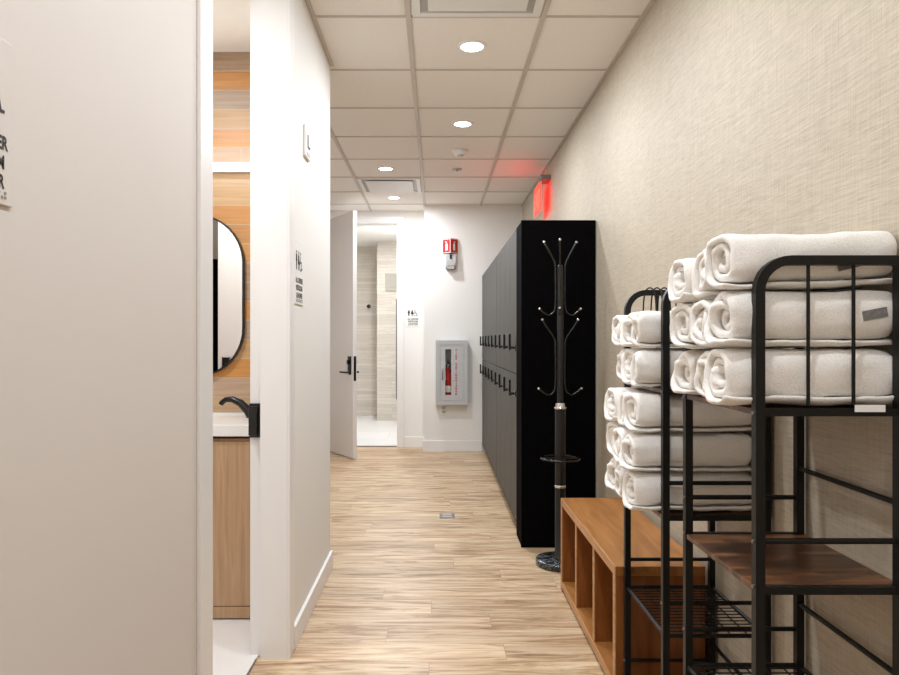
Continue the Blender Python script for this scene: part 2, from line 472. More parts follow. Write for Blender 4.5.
# ------------------------------------------------------------------ doors
def lever_set(root, x, side, zc, yface, swap=1):
    """black escutcheon, lock body and lever on face `side` (+1/-1 along local y); x is the distance from the hinge"""
    p = MB(); p.box(x - 0.026, x + 0.026, yface, yface + side * 0.012, zc + 0.02, zc + 0.16, bev=0.004)
    p.box(x - 0.012, x + 0.012, yface, yface + side * 0.03, zc + 0.085, zc + 0.12, bev=0.004)
    e = p.build('lock_plate', M['blackgloss'], root); e['label'] = 'black lock plate'
    h = MB(); h.tube([(x, yface, zc), (x, yface + side * 0.012, zc)], 0.027, 20)
    h.tube([(x, yface, zc), (x, yface + side * 0.05, zc), (x - 0.012, yface + side * 0.056, zc), (x - 0.125, yface + side * 0.056, zc)], 0.0095, 10)
    h = h.build('lever_handle', M['blackgloss'], root); h['label'] = 'black lever handle'
# far door: hinged on its left, standing open into the corridor
DW = 0.93
a = math.atan2(6.93 - YB2, -0.80 - (DX0 + 0.01))
door2 = MB().box(0, DW, -0.022, 0.022, 0.012, DT - 0.02, bev=0.002).build('door_2', M['doorpaint'], None, (DX0 + 0.01, YB2 - 0.02, 0))
door2.rotation_euler = (0, 0, a); struct(door2)
lever_set(door2, DW - 0.065, -1, 0.885, -0.022); lever_set(door2, DW - 0.065, 1, 0.885, 0.022)
e = MB().box(DW - 0.001, DW + 0.002, -0.014, 0.014, 0.80, 1.05, bev=0.0008)
e.box(DW, DW + 0.012, -0.007, 0.007, 0.878, 0.9)
e.build('latch_plate', M['blackgloss'], door2)['label'] = 'black latch plate on the door edge'
# bathroom door, opened into the bathroom (seen in its mirror)
door1 = MB().box(0, 0.838, -0.022, 0.022, 0.012, DT - 0.02, bev=0.002).build('door_1', M['doorpaint'], None, (-0.735, 1.682, 0))
door1.rotation_euler = (0, 0, PI); struct(door1)
lever_set(door1, 0.778, -1, 0.93, -0.022)

# ------------------------------------------------------------------ bathroom
S('wall_bathroom_tile', MB().box(-2.6, XL - 0.15, 3.335, 3.35, 0, 2.62), M['woodtile'])
w = MB(); w.box(-2.72, -2.6, 0.33, 3.35, 0, 2.68); w.box(-2.6, XL - 0.15, 0.33, 0.45, 0, 2.68)
S('wall_bathroom', w, M['paint'])
S('ceiling_bathroom', MB().box(-2.72, XL - 0.15, 0.33, 3.35, 2.62, 2.68), M['ceilplain'])
van = thing('vanity_cabinet', 'light oak bathroom vanity with white stone top seen through the left doorway', 'vanity', (-1.42, 3.10, 0))
VX0, VX1 = -0.68, 0.69
MB().box(VX0, VX1, -0.12, 0.234, 0.03, 0.785).build('body', M['oak'], van)
MB().box(VX0 + 0.02, VX1 - 0.02, -0.11, 0.18, 0.0, 0.03).build('plinth', M['dark'], van)
for i in range(2):
    x0 = VX0 + i * 0.685
    MB().box(x0 + 0.003, x0 + 0.682, -0.142, -0.121, 0.064, 0.775, bev=0.0015).build('door', M['oak'], van)
MB().box(VX0, VX1, -0.142, -0.121, 0.012, 0.061).build('base_rail', M['oak'], van)
ct = MB().box(VX0 - 0.01, VX1 + 0.01, -0.16, 0.235, 0.80, 0.85, bev=0.003).build('countertop', M['quartz'], van); ct['label'] = 'white stone countertop'
MB().box(VX0, VX1, 0.222, 0.235, 0.85, 0.862).build('backsplash', M['quartz'], van)
# faucet
fa = thing('faucet', 'matt black curved faucet on the white vanity top', 'faucet', (-0.875, 3.22, 0.85))
pts = [(0.01, 0, 0.004), (-0.012, 0, 0.035), (-0.045, 0, 0.068), (-0.085, 0, 0.086), (-0.115, 0, 0.084), (-0.133, 0, 0.07), (-0.138, 0, 0.062)]
fm = MB().tube(pts, [0.024, 0.021, 0.018, 0.015, 0.0125, 0.012, 0.0115], 14); fm.build('spout', M['blackgloss'], fa)
MB().lathe([(0.028, 0), (0.028, 0.006), (0.024, 0.01)], 0.01, 0, 20).build('base', M['blackgloss'], fa)
MB().tube([(0.012, 0, 0.02), (0.05, 0.0, 0.05), (0.075, 0, 0.056)], [0.012, 0.009, 0.008], 10).build('lever_handle', M['blackgloss'], fa)
# pill mirror
def pill(hw, hh, r, n=14):
    out = []
    for cx, cz, a0 in ((hw - r, hh - r, 0), (-hw + r, hh - r, PI / 2), (-hw + r, -hh + r, PI), (hw - r, -hh + r, 1.5 * PI)):
        for i in range(n + 1):
            an = a0 + (PI / 2) * i / n
            out.append((cx + r * math.cos(an), cz + r * math.sin(an)))
    return out
mi = thing('wall_mirror', 'pill shaped mirror with thin black frame on the wood tiled wall', 'mirror', (-1.185, 3.333, 1.05))
P1 = [(x, z + 0.38) for x, z in pill(0.255, 0.395, 0.235)]; P2 = [(x, z + 0.38) for x, z in pill(0.247, 0.387, 0.228)]
MB().ringprism(P1, P2, 'y', -0.025, 0.0).build('frame', M['blackgloss'], mi)['label'] = 'thin black frame'
MB().prism(P2, 'y', -0.014, -0.004).build('mirror_glass', M['mirror'], mi)
# LED bar
lb = thing('vanity_light', 'slim glowing bar lamp above the pill shaped mirror', 'wall lamp', (-1.185, 3.335, 2.03))
MB().box(-0.46, 0.46, -0.03, 0.0, 0.0, 0.03, bev=0.003).build('back_plate', M['plastic'], lb)
MB().box(-0.47, 0.47, -0.062, -0.03, -0.002, 0.036, bev=0.008).build('diffuser', M['ledbar'], lb)
# black tall cabinet reflected in the mirror
MBk = MB().box(-0.3, 0.3, -0.18, 0.18, 0.06, 1.9, bev=0.003)
tk = thing('tall_cabinet', 'tall black cabinet seen as a dark strip in the bathroom mirror', 'cabinet', (-2.115, 0.64, 0.004))
MBk.build('body', M['blackmatte'], tk)
MB().box(-0.28, 0.28, -0.16, 0.16, 0, 0.06).build('plinth', M['blackmatte'], tk)
for i in (0, 1): MB().box(-0.297 + i * 0.3, -0.003 + i * 0.3, 0.181, 0.198, 0.07, 1.89, bev=0.002).build('door', M['blackmatte'], tk)

# ------------------------------------------------------------------ shower room beyond the far door
S('wall_shower_back', MB().box(-2.0, -0.885, 10.9, 11.0, 0, 2.7), M['striptile'])
S('wall_shower_return', MB().box(-0.885, 0.1, 10.26, 11.0, 0, 2.7), M['striptile'])
w = MB(); w.box(-2.1, -2.0, 7.9, 11.0, 0, 2.7); w.box(-0.40, -0.30, 7.9, 10.26, 0, 2.7)
S('wall_shower_sides', w, M['paint'])
S('ceiling_shower', MB().box(-2.1, 0.1, 7.9, 11.0, 2.7, 2.78), M['ceilplain'])
kn = thing('shower_knob', 'small round black knob on the beige strip tiles of the far room', 'knob', (-1.07, 10.9, 1.75))
MB().tube([(0, 0, 0), (0, -0.03, 0)], 0.032, 20).build('rosette', M['blackgloss'], kn)
MB().tube([(0, -0.03, 0), (0, -0.07, 0)], 0.016, 14).build('handle', M['blackgloss'], kn)
gb = thing('grab_bar', 'long black vertical bar just inside the far doorway on its right', 'bar', (-0.40, 8.6, 0.47))
MB().tube([(-0.09, 0, 0), (-0.09, 0, 1.26)], 0.014, 12).build('bar', M['blackgloss'], gb)
for z in (0.12, 1.14): MB().tube([(0, 0, z), (-0.09, 0, z)], 0.011, 10).build('bracket', M['blackgloss'], gb)
th = thing('wall_plate', 'pale square plate on the beige tiles at the right of the far room', 'wall plate', (-0.66, 10.26, 1.95))
MB().box(-0.10, 0.10, -0.02, 0.0, 0, 0.26, bev=0.004).build('cover', M['filler'], th)
MB().box(-0.07, 0.07, -0.024, -0.018, 0.05, 0.2, bev=0.003).build('inset', M['filler'], th)

# ------------------------------------------------------------------ ceiling fittings
LAMPS = []
def lamp_data(name, energy, size=0.12, color=(0.885, 0.94, 1.0), spread=180):
    L = bpy.data.lights.new(name, 'AREA'); L.shape = 'DISK'; L.size = size; L.energy = energy
    L.color = color; L.spread = math.radians(spread)
    return L
E = 17.0
def downlight(label, x, y, z=CH, energy=E, group='recessed ceiling downlights', color=(0.885, 0.94, 1.0)):
    t_ = thing('ceiling_light', label, 'ceiling light', (x, y, z), group)
    MB().lathe([(0.056, -0.001), (0.056, -0.006), (0.066, -0.006), (0.074, -0.002), (0.074, 0.0)], n=36).build('trim_ring', M['plastic'], t_)
    MB().lathe([(0.0001, -0.004), (0.055, -0.004), (0.055, -0.001), (0.0001, -0.001)], n=36).build('lens', M['lens'], t_)
    L = lamp_data('lamp', energy, 0.10, color)
    o = bpy.data.objects.new('lamp', L); COL.objects.link(o); o.parent = t_; o.location = (0, 0, -0.012)
    return t_
downlight('round ceiling downlight nearest the camera, just past the front air diffuser', 0.18, 3.41, energy=14.5)
downlight('round ceiling downlight between the nearest one and the smoke detector', 0.18, 4.63)
downlight('round ceiling downlight on the near side of the far air diffuser', -0.43, 5.84)
downlight('round ceiling downlight closest to the back wall, beyond the far diffuser', -0.43, 7.03)
for y in (2.14, 0.94, -0.28, -1.5):
    downlight('round ceiling downlight out of view above and behind the camera', 0.18, y, group='downlights out of view', energy=10.5 if y > 1.5 else 10.0)
downlight('round downlight in the ceiling of the tiled room beyond the far door', -0.62, 9.05, 2.70, 25, color=(0.95, 0.975, 1))
downlight('round downlight in the bathroom ceiling, out of view', -1.3, 2.2, 2.62, 16, 'downlights out of view', color=(0.95, 0.975, 1))

def diffuser(label, x, y):
    t_ = thing('air_diffuser', label, 'air vent', (x, y, CH), 'square ceiling air diffusers')
    h = 0.285
    MB().box(-h + 0.03, h - 0.03, -h + 0.03, h - 0.03, -0.004, -0.001).build('duct_opening', M['greyplastic'], t_)
    sq = lambda q: [(-q, -q), (q, -q), (q, q), (-q, q)]
    MB().ringprism(sq(h), sq(h - 0.035), 'z', -0.012, 0.0).build('frame', M['plastic'], t_)
    fm = MB(); fm.box(-0.215, 0.215, -0.215, 0.215, -0.022, -0.014, bev=0.003)
    fm.build('face_plate', M['plastic'], t_)
    return t_
diffuser('square air diffuser cut by the top edge, nearest the camera', 0.18, 2.79)
diffuser('square air diffuser in the far ceiling between two downlights', -0.43, 6.45)
sd = thing('smoke_detector', 'domed white smoke detector on the ceiling beyond the second downlight', 'smoke detector', (0.185, 5.28, CH))
MB().lathe([(0.062, 0), (0.062, -0.012), (0.056, -0.02), (0.05, -0.034), (0.03, -0.042), (0.0001, -0.044)], n=32).build('housing', M['plastic'], sd)
MB().lathe([(0.022, -0.043), (0.022, -0.05), (0.0001, -0.051)], 0.005, -0.02, 16).build('sensor_cap', M['greyplastic'], sd)
sk = thing('sprinkler', 'small round white sprinkler cover on the ceiling behind the smoke detector', 'sprinkler', (0.18, 5.86, CH))
MB().lathe([(0.042, 0), (0.04, -0.006), (0.0001, -0.007)], n=28).build('cover_plate', M['greyplastic'], sk)
MB().lathe([(0.012, -0.006), (0.012, -0.016), (0.0001, -0.017)], n=14).build('head', M['steel'], sk)

# ------------------------------------------------------------------ text helper
def text_mesh(lines, size, mat, name, parent, xs=0.72, spacing=1.45, bold=0.0, vertical=False):
    """flat lettering in the local XZ plane, facing -Y, centred on x, first baseline at z=0 going down"""
    mb = MB()
    for i, s_ in enumerate(lines):
        cu = bpy.data.curves.new('letters', 'FONT'); cu.body = s_; cu.align_x = 'CENTER'; cu.size = size; cu.offset = bold
        cu.resolution_u = 3
        o = bpy.data.objects.new('letters', cu); COL.objects.link(o)
        bpy.context.view_layer.update()
        me = bpy.data.meshes.new_from_object(o.evaluated_get(bpy.context.evaluated_depsgraph_get()))
        mb.add([(v_.co.x * xs, 0.0, v_.co.y - i * size * spacing) for v_ in me.vertices], [list(p.vertices) for p in me.polygons])
        bpy.data.objects.remove(o); bpy.data.curves.remove(cu); bpy.data.meshes.remove(me)
    ob = mb.build(name, mat, parent)
    return ob
def pictograms(mb, x, z, h, kind):
    """small black figures standing on z; faces -Y at y=0"""
    def disc(cx, cz, r): 
        pts = [(cx + r * math.cos(2 * PI * i / 14), cz + r * math.sin(2 * PI * i / 14)) for i in range(14)]
        mb.add([(u, 0, v_) for u, v_ in pts], [list(range(14))])
    def poly(pts): mb.add([(x + u * h, 0, z + v_ * h) for u, v_ in pts], [list(range(len(pts)))])
    if kind == 'person':
        disc(x, z + 0.91 * h, 0.085 * h)
        poly([(-0.15, 0.8), (0.15, 0.8), (0.19, 0.42), (0.12, 0.42), (0.1, 0.0), (0.015, 0.0), (0, 0.38), (-0.015, 0.0), (-0.1, 0.0), (-0.12, 0.42), (-0.19, 0.42)])
    elif kind == 'dress':
        disc(x, z + 0.91 * h, 0.085 * h)
        poly([(-0.12, 0.8), (0.12, 0.8), (0.23, 0.3), (0.08, 0.3), (0.08, 0.0), (-0.08, 0.0), (-0.08, 0.3), (-0.23, 0.3)])
    else:
        disc(x - 0.06 * h, z + 0.9 * h, 0.085 * h)
        poly([(-0.12, 0.78), (-0.02, 0.78), (0.0, 0.5), (0.22, 0.5), (0.32, 0.14), (0.42, 0.14), (0.42, 0.08), (0.26, 0.06), (0.16, 0.4), (-0.1, 0.4)])
        n = 16; pts = []
        for rr in (0.3, 0.23):
            pts += [(x + (0.0 + rr * math.cos(a_)) * h, 0, z + (0.28 + rr * math.sin(a_)) * h) for a_ in [PI * 0.72 + 1.15 * PI * i / n for i in range(n + 1)]]
        mb.add(pts, [[i, i + 1, n + 2 + i, n + 1 + i] for i in range(n)])
def rest_sign(label, loc, rz, w=0.150, h=0.215, k=1.0, pm_='paint'):
    t_ = thing('restroom_sign', label, 'sign', loc, 'restroom signs', rz); t_.scale = (k, k, k)
    MB().box(-w / 2, w / 2, -0.004, 0, 0, h, bev=0.0015).build('plate', M[pm_], t_)
    pm = MB(); ph = 0.064
    pictograms(pm, -0.044, 0.114, ph, 'person'); pictograms(pm, -0.009, 0.114, ph, 'dress'); pictograms(pm, 0.024, 0.114, ph, 'chair')
    pm.build('pictogram', M['ink'], t_).location = (0, -0.0046, 0)
    tx = text_mesh(['ALL GENDER', 'RESTROOM', '& SHOWER'], 0.0245, M['ink'], 'lettering', t_, 0.80, 1.03, 0.0007)
    tx.location = (0, -0.0046, 0.072)
    bd = MB()
    for i in range(18):
        for j in range(2):
            if (i * 7 + j * 3) % 5 != 0: bd.box(-0.055 + i * 0.0063 - 0.0016, -0.055 + i * 0.0063 + 0.0016, -0.0052, -0.004, 0.010 + j * 0.006 - 0.0016, 0.010 + j * 0.006 + 0.0016)
    bd.build('braille', M['brailleink'], t_)
    return t_
# the sign faces the corridor: local -Y must point to world +X  -> rotate +90 deg
rest_sign('restroom sign at the left edge of the photo on the nearest wall', (XL, 0.838, 1.39), PI / 2, w=0.138, pm_='paintshade')
rest_sign('restroom sign on the left wall just past the bathroom doorway', (XL, 2.80, 1.36), PI / 2, w=0.155, k=1.22)
rest_sign('restroom sign on the back wall right of the open far door', (-0.26, YB2, 1.365), 0, k=1.08)

# wall device high on the left wall
wd = thing('wall_sensor', 'small white wall device high on the left wall above the sign', 'sensor', (XL, 2.965, 2.0), None, PI / 2)
MB().box(-0.057, 0.057, -0.012, 0, 0, 0.135, bev=0.004).build('plate', M['plastic'], wd)
MB().box(-0.022, 0.03, -0.018, -0.012, 0.045, 0.10, bev=0.003).build('lens', M['greyplastic'], wd)
MB().box(-0.03, 0.03, -0.0135, -0.011, 0.012, 0.022).build('slot', M['steel'], wd)

# ------------------------------------------------------------------ back wall fittings
# alarm sign and horn
al = thing('alarm_sign', 'red angled wall sign with white extinguisher symbols above the grey alarm horn', 'sign', (0.155, YB, 2.155))
v_ = [(-0.08, 0.0), (-0.08, -0.012), (0.0, -0.075), (0.08, -0.012), (0.08, 0.0)]
MB().prism(v_, 'z', 0.0, 0.158).build('body', M['red'], al)
eg = MB()
d1 = Vector((0.08, -0.063, 0)).normalized(); n1 = Vector((-d1.y, d1.x, 0)); n1 = -n1 if n1.y > 0 else n1
for sgn in (-1, 1):
    A = Vector((sgn * 0.08, -0.012, 0)); B = Vector((0, -0.075, 0)); dd = (B - A); nn = Vector((sgn * 0.63, -0.78, 0)).normalized() * 0.0012
    def quad(u0, u1, z0, z1):
        p, q = A + dd * u0 + nn, A + dd * u1 + nn
        eg.add([(p.x, p.y, z0), (q.x, q.y, z0), (q.x, q.y, z1), (p.x, p.y, z1)], [[0, 1, 2, 3]])
    quad(0.36, 0.64, 0.03, 0.10); quad(0.44, 0.56, 0.10, 0.118); quad(0.30, 0.50, 0.118, 0.126)
    quad(0.955, 1.0, 0, 0.158); quad(0.04, 0.96, 0.004, 0.009); quad(0.04, 0.96, 0.148, 0.153)
eg.build('symbol', M['whiteink'], al)['label'] = 'white extinguisher symbol and border lines'
hn = thing('alarm_horn', 'grey rounded alarm horn with clear strobe under the red angled sign', 'alarm', (0.16, YB + 0.001, 1.97))
MB().box(-0.062, 0.062, -0.05, 0, 0.02, 0.18, bev=0.012, seg=3).build('housing', M['cabgrey'], hn)
MB().tube([(0, -0.048, 0.075), (0, -0.062, 0.075)], 0.045, 20).build('sounder', M['greyplastic'], hn)
MB().box(-0.05, 0.05, -0.066, -0.046, 0.0, 0.055, bev=0.014, seg=3).build('strobe', M['steel'], hn)
MB().box(-0.012, 0.012, -0.056, -0.05, 0.12, 0.17).build('slot', M['dark'], hn)
# extinguisher cabinet
CW, CHH = 0.34, 0.69
ec = thing('extinguisher_cabinet', 'light grey fire extinguisher cabinet with slim window on the back wall', 'cabinet', (0.168, YB, 0.52))
b_ = MB(); d_ = 0.105
b_.box(-CW / 2, -CW / 2 + 0.012, -d_, 0, 0, CHH); b_.box(CW / 2 - 0.012, CW / 2, -d_, 0, 0, CHH)
b_.box(-CW / 2, CW / 2, -d_, 0, 0, 0.012); b_.box(-CW / 2, CW / 2, -d_, 0, CHH - 0.012, CHH); b_.box(-CW / 2, CW / 2, -0.006, 0, 0, CHH)
b_.build('case', M['cabgrey'], ec)
rc4 = lambda x0, x1, z0, z1: [(x0, z0), (x1, z0), (x1, z1), (x0, z1)]
MB().ringprism(rc4(-CW / 2, CW / 2, 0, CHH), rc4(-CW / 2 + 0.045, CW / 2 - 0.045, 0.045, CHH - 0.045), 'y', -d_ - 0.012, -d_ + 0.001).build('frame', M['cabgrey'], ec)
dr = MB().ringprism(rc4(-CW / 2 + 0.047, CW / 2 - 0.047, 0.047, CHH - 0.047), rc4(-0.068, -0.005, 0.105, 0.595), 'y', -d_ - 0.008, -d_ + 0.006).build('door', M['cabgrey'], ec)
MB().box(-0.068, -0.005, -d_ - 0.002, -d_ + 0.001, 0.105, 0.595).build('window_pane', M['glass'], dr)
MB().tube([(-0.100, -d_ - 0.008, 0.27), (-0.100, -d_ - 0.03, 0.29), (-0.100, -d_ - 0.03, 0.37), (-0.100, -d_ - 0.008, 0.39)], 0.006, 8).build('handle', M['steel'], dr)['label'] = 'steel pull handle'
for wd_, zt in (('FIRE', 0.575), ('EXTINGUISHER', 0.575 - 5 * 0.0285 * 1.03)):
    lt = text_mesh(list(wd_), 0.0285, M['redink'], 'lettering', dr, 1.0, 1.03, 0.0016)
    lt.location = (0.048, -d_ - 0.0088, zt); lt['label'] = 'red stacked letters'
fe = thing('fire_extinguisher', 'red fire extinguisher behind the slim window of the grey cabinet', 'fire extinguisher', (0.13, YB - 0.056, 0.533))
MB().lathe([(0.035, 0), (0.044, 0.008), (0.044, 0.31), (0.036, 0.35), (0.018, 0.375), (0.018, 0.39)], n=24).build('cylinder', M['red'], fe)
MB().lathe([(0.0445, 0.12), (0.0452, 0.121), (0.0452, 0.19), (0.0445, 0.191)], n=24).build('paper_label', M['whiteink'], fe)
MB().lathe([(0.02, 0.385), (0.02, 0.42), (0.012, 0.43)], n=16).build('valve', M['steel'], fe)
MB().box(-0.012, 0.012, -0.04, 0.03, 0.425, 0.435).box(-0.012, 0.012, -0.042, 0.02, 0.45, 0.458).build('trigger', M['blackgloss'], fe)
MB().tube([(0.01, -0.02, 0.41), (-0.03, -0.03, 0.44), (-0.036, -0.03, 0.38), (-0.03, -0.037, 0.25)], 0.008, 8).build('hose', M['whiteink'], fe)
# outlet
ol = thing('wall_outlet', 'white power outlet low on the back wall under the extinguisher cabinet', 'outlet', (0.085, YB, 0.395))
MB().box(-0.037, 0.037, -0.006, 0, 0, 0.118, bev=0.002).build('plate', M['plastic'], ol)
for z in (0.02, 0.066): MB().box(-0.018, 0.018, -0.009, -0.005, z, z + 0.032, bev=0.002).build('socket', M['greyplastic'], ol)
# floor box
fo = thing('floor_outlet', 'small steel outlet plate set in the plank floor', 'floor outlet', (0.076, 4.72, 0.0))
MB().box(-0.052, 0.052, -0.062, 0.062, 0.0, 0.004, bev=0.0015).build('plate', M['steel'], fo)
for y in (-0.03, 0.03): MB().box(-0.032, 0.032, y - 0.02, y + 0.02, 0.004, 0.006, bev=0.001).build('flap', M['greyplastic'], fo)

# exit sign on the right wall
ex = thing('exit_sign', 'glowing red exit sign on the right wall above the black lockers', 'exit sign', (XR, 5.82, 2.29))
MB().box(-0.085, 0.0, -0.20, -0.02, 0.245, 0.285, bev=0.004).build('canopy', M['steel'], ex)
MB().box(-0.082, -0.074, -0.185, 0.185, 0.0, 0.235, bev=0.002).build('panel', M['exitred'], ex)
MB().box(-0.084, -0.072, -0.19, -0.04, 0.232, 0.248).build('clamp', M['steel'], ex)
tx = text_mesh(['EXIT'], 0.19, M['exitletter'], 'lettering', ex, 0.82, 1, 0.002)
tx.location = (-0.0828, 0.0, 0.05); tx.rotation_euler = (0, 0, -PI / 2)

# ------------------------------------------------------------------ lockers
LX = 0.502; LT = 1.912
LY0, LWD, NL = 4.27, 0.35, 9
def locker():
    t_ = thing('locker', 'grey two-door locker column beside the black end panel, first in the row', 'locker', (0.722, LY0 + LWD / 2, 0), 'grey two-door lockers in the row')
    hx, hy = 0.22, LWD / 2
    MB().box(-hx + 0.02, hx - 0.002, -hy + 0.0005, hy - 0.0005, 0.075, LT - 0.002).build('carcass', M['blackmatte'], t_)
    MB().box(-hx + 0.06, hx - 0.03, -hy + 0.0005, hy - 0.0005, 0.0, 0.075).build('plinth', M['kick'], t_)
    for z0, z1, zh in ((0.080, 0.999, 0.865), (1.004, LT, 1.155)):
        d = MB().box(-hx, -hx + 0.0195, -hy + 0.0025, hy - 0.0025, z0, z1, bev=0.0012).build('door', M['locker'], t_)
        h = MB(); yh = -hy + 0.055
        h.box(-hx - 0.045, -hx - 0.030, yh - 0.014, yh + 0.014, zh, zh + 0.098, bev=0.002)
        h.tube([(-hx, yh, zh + 0.012), (-hx - 0.035, yh, zh + 0.012)], 0.008, 10)
        h.box(-hx - 0.006, -hx, yh - 0.02, yh + 0.02, zh - 0.008, zh + 0.032, bev=0.002)
        h.box(-hx - 0.042, -hx - 0.028, yh - 0.026, yh + 0.008, zh + 0.004, zh + 0.018, bev=0.002)
        h.build('handle', M['blackgloss'], d)['label'] = 'black pull handle'
    return t_
lk = locker()
names = ['second', 'third', 'fourth', 'fifth', 'sixth', 'seventh', 'eighth', 'ninth and last']
for i, nm in enumerate(names):
    dup(lk, (0.722, LY0 + LWD * (i + 1.5) + (0.014 if i >= 3 else 0), 0), 'grey two-door locker column, %s in the row from the black end panel' % nm)
ep = thing('end_panel', 'tall matt black end panel of the locker row behind the coat rack', 'panel', (0.722, 4.012, 0))
MB().box(0.499 - 0.722, 0.934 - 0.722, -0.012, 0.012, 0.0, LT + 0.004, bev=0.001).build('side_panel', M['blackmatte'], ep)
MB().box(LX - 0.722, LX - 0.722 + 0.02, 0.0122, 0.256, 0.0, LT, bev=0.001).build('return_panel', M['blackmatte'], ep)
tag(MB().box(-0.0085, 0.0, -0.006, 0.006, 0, LT).build('filler_strip', M['filler'], None, (0.943, 4.012, 0)), 'narrow pale grey filler strip between the black panel and the wall', 'trim strip')

# ------------------------------------------------------------------ coat rack
cr = thing('coat_rack', 'tall black standing coat rack with marble base before the black panel', 'coat rack', (0.672, 3.70, 0))
MB().lathe([(0.125, 0), (0.132, 0.004), (0.132, 0.028), (0.127, 0.033), (0.0001, 0.033)], n=48).build('base', M['marble'], cr)['label'] = 'round black marble base'
MB().lathe([(0.036, 0.033), (0.036, 0.04), (0.029, 0.046), (0.029, 0.42), (0.029, 0.85)], n=24).build('lower_pole', M['blackgloss'], cr)
MB().lathe([(0.017, 0.85), (0.017, 1.60), (0.012, 1.62), (0.0001, 1.622)], n=20).build('upper_pole', M['blackgloss'], cr)
MB().lathe([(0.03, 0.842), (0.034, 0.846), (0.034, 0.852), (0.026, 0.857), (0.026, 0.872), (0.018, 0.876)], n=24).build('chrome_collar', M['chrome'], cr)['label'] = 'chrome collar'
MB().lathe([(0.0292, 0.418), (0.031, 0.42), (0.031, 0.43), (0.0292, 0.432)], n=24).build('chrome_band', M['chrome'], cr)['label'] = 'chrome band'
ring = [(0.102 * math.cos(2 * PI * i / 40), 0.102 * math.sin(2 * PI * i / 40), 0.575) for i in range(40)]
um = MB().tube(ring, 0.006, 8, closed=True)
for a_ in (0, PI): um.tube([(0.029 * math.cos(a_), 0.029 * math.sin(a_), 0.575), (0.102 * math.cos(a_), 0.102 * math.sin(a_), 0.575)], 0.0055, 8)
um.build('umbrella_ring', M['gunmetal'], cr)
def catmull(P, n=6):
    P = [Vector(p) for p in P]; out = []
    for i in range(len(P) - 1):
        p0, p1, p2, p3 = P[max(i - 1, 0)], P[i], P[i + 1], P[min(i + 2, len(P) - 1)]
        for k in range(n):
            t_ = k / n
            out.append(0.5 * ((2 * p1) + (-p0 + p2) * t_ + (2 * p0 - 5 * p1 + 4 * p2 - p3) * t_ ** 2 + (-p0 + 3 * p1 - 3 * p2 + p3) * t_ ** 3))
    out.append(P[-1]); return out
def hook(angles, zt, zb, rt=0.088, rb=0.112, name='hook_arm'):
    for an in angles:
        prof = [(rt, zt), (rt * 0.72, zt - 0.045), (0.04, zt - 0.088), (0.027, zt - 0.125), (0.025, zt - 0.2), (0.025, zb + 0.05), (0.032, zb + 0.0), (0.06, zb - 0.022), (0.088, zb - 0.01), (rb, zb + 0.012)]
        pts = catmull([(r * math.cos(an), r * math.sin(an), z) for r, z in prof], 5)
        h = MB().tube(pts, 0.005, 8)
        h.tube([(0.015 * math.cos(an), 0.015 * math.sin(an), zt - 0.25), (0.026 * math.cos(an), 0.026 * math.sin(an), zt - 0.25)], 0.004, 6)
        h.tube([(0.015 * math.cos(an), 0.015 * math.sin(an), zb + 0.08), (0.026 * math.cos(an), 0.026 * math.sin(an), zb + 0.08)], 0.004, 6)
        h = h.build(name, M['gunmetal'], cr)
        kb = MB(); kb.ball(pts[0], 0.007); kb.ball(pts[-1], 0.007)
        kb.build('tip', M['chrome'], h)['label'] = 'chrome ball tips'
hook([0.06, PI + 0.06, -PI / 2 - 0.2], 1.745, 1.372)
hook([0.1, PI + 0.1], 1.325, 0.94, 0.098, 0.118)

# ------------------------------------------------------------------ bench
be = thing('bench', 'orange brown wooden bench with three open cubbies along the right wall', 'bench', (0.762, 2.825, 0))
bx0, bx1, by0, by1, bh = -0.152, 0.152, -0.505, 0.505, 0.447
tp = MB().box(bx0, bx1, by0, by1, bh - 0.034, bh, bev=0.002).build('top', M['bench'], be)
MB().box(bx0 - 0.003, bx0, by0, by1, bh - 0.033, bh - 0.001).build('front_edge', M['benchedge'], tp)['label'] = 'paler front edge'
for y0 in (by0, by1 - 0.03):
    sp = MB().box(bx0, bx1, y0, y0 + 0.03, 0.0, bh - 0.0345, bev=0.001).build('side_panel', M['benchend'], be)
    MB().box(bx0 - 0.003, bx0, y0 + 0.001, y0 + 0.029, 0.0, bh - 0.0345).build('front_edge', M['benchedge'], sp)
for y in (-0.168, 0.168):
    sp = MB().box(bx0 + 0.004, bx1 - 0.014, y - 0.014, y + 0.014, 0.0495, bh - 0.0345).build('divider', M['benchend'], be)
    MB().box(bx0 + 0.001, bx0 + 0.004, y - 0.013, y + 0.013, 0.05, bh - 0.035).build('front_edge', M['benchedge'], sp)
bs = MB().box(bx0, bx1, by0 + 0.0305, by1 - 0.0305, 0.015, 0.049).build('bottom_shelf', M['bench'], be)
MB().box(bx0 - 0.003, bx0, by0 + 0.031, by1 - 0.031, 0.016, 0.048).build('front_edge', M['benchedge'], bs)
MB().box(bx1 - 0.012, bx1, by0 + 0.0305, by1 - 0.0305, 0.0495, bh - 0.0345).build('back_panel', M['benchend'], be)

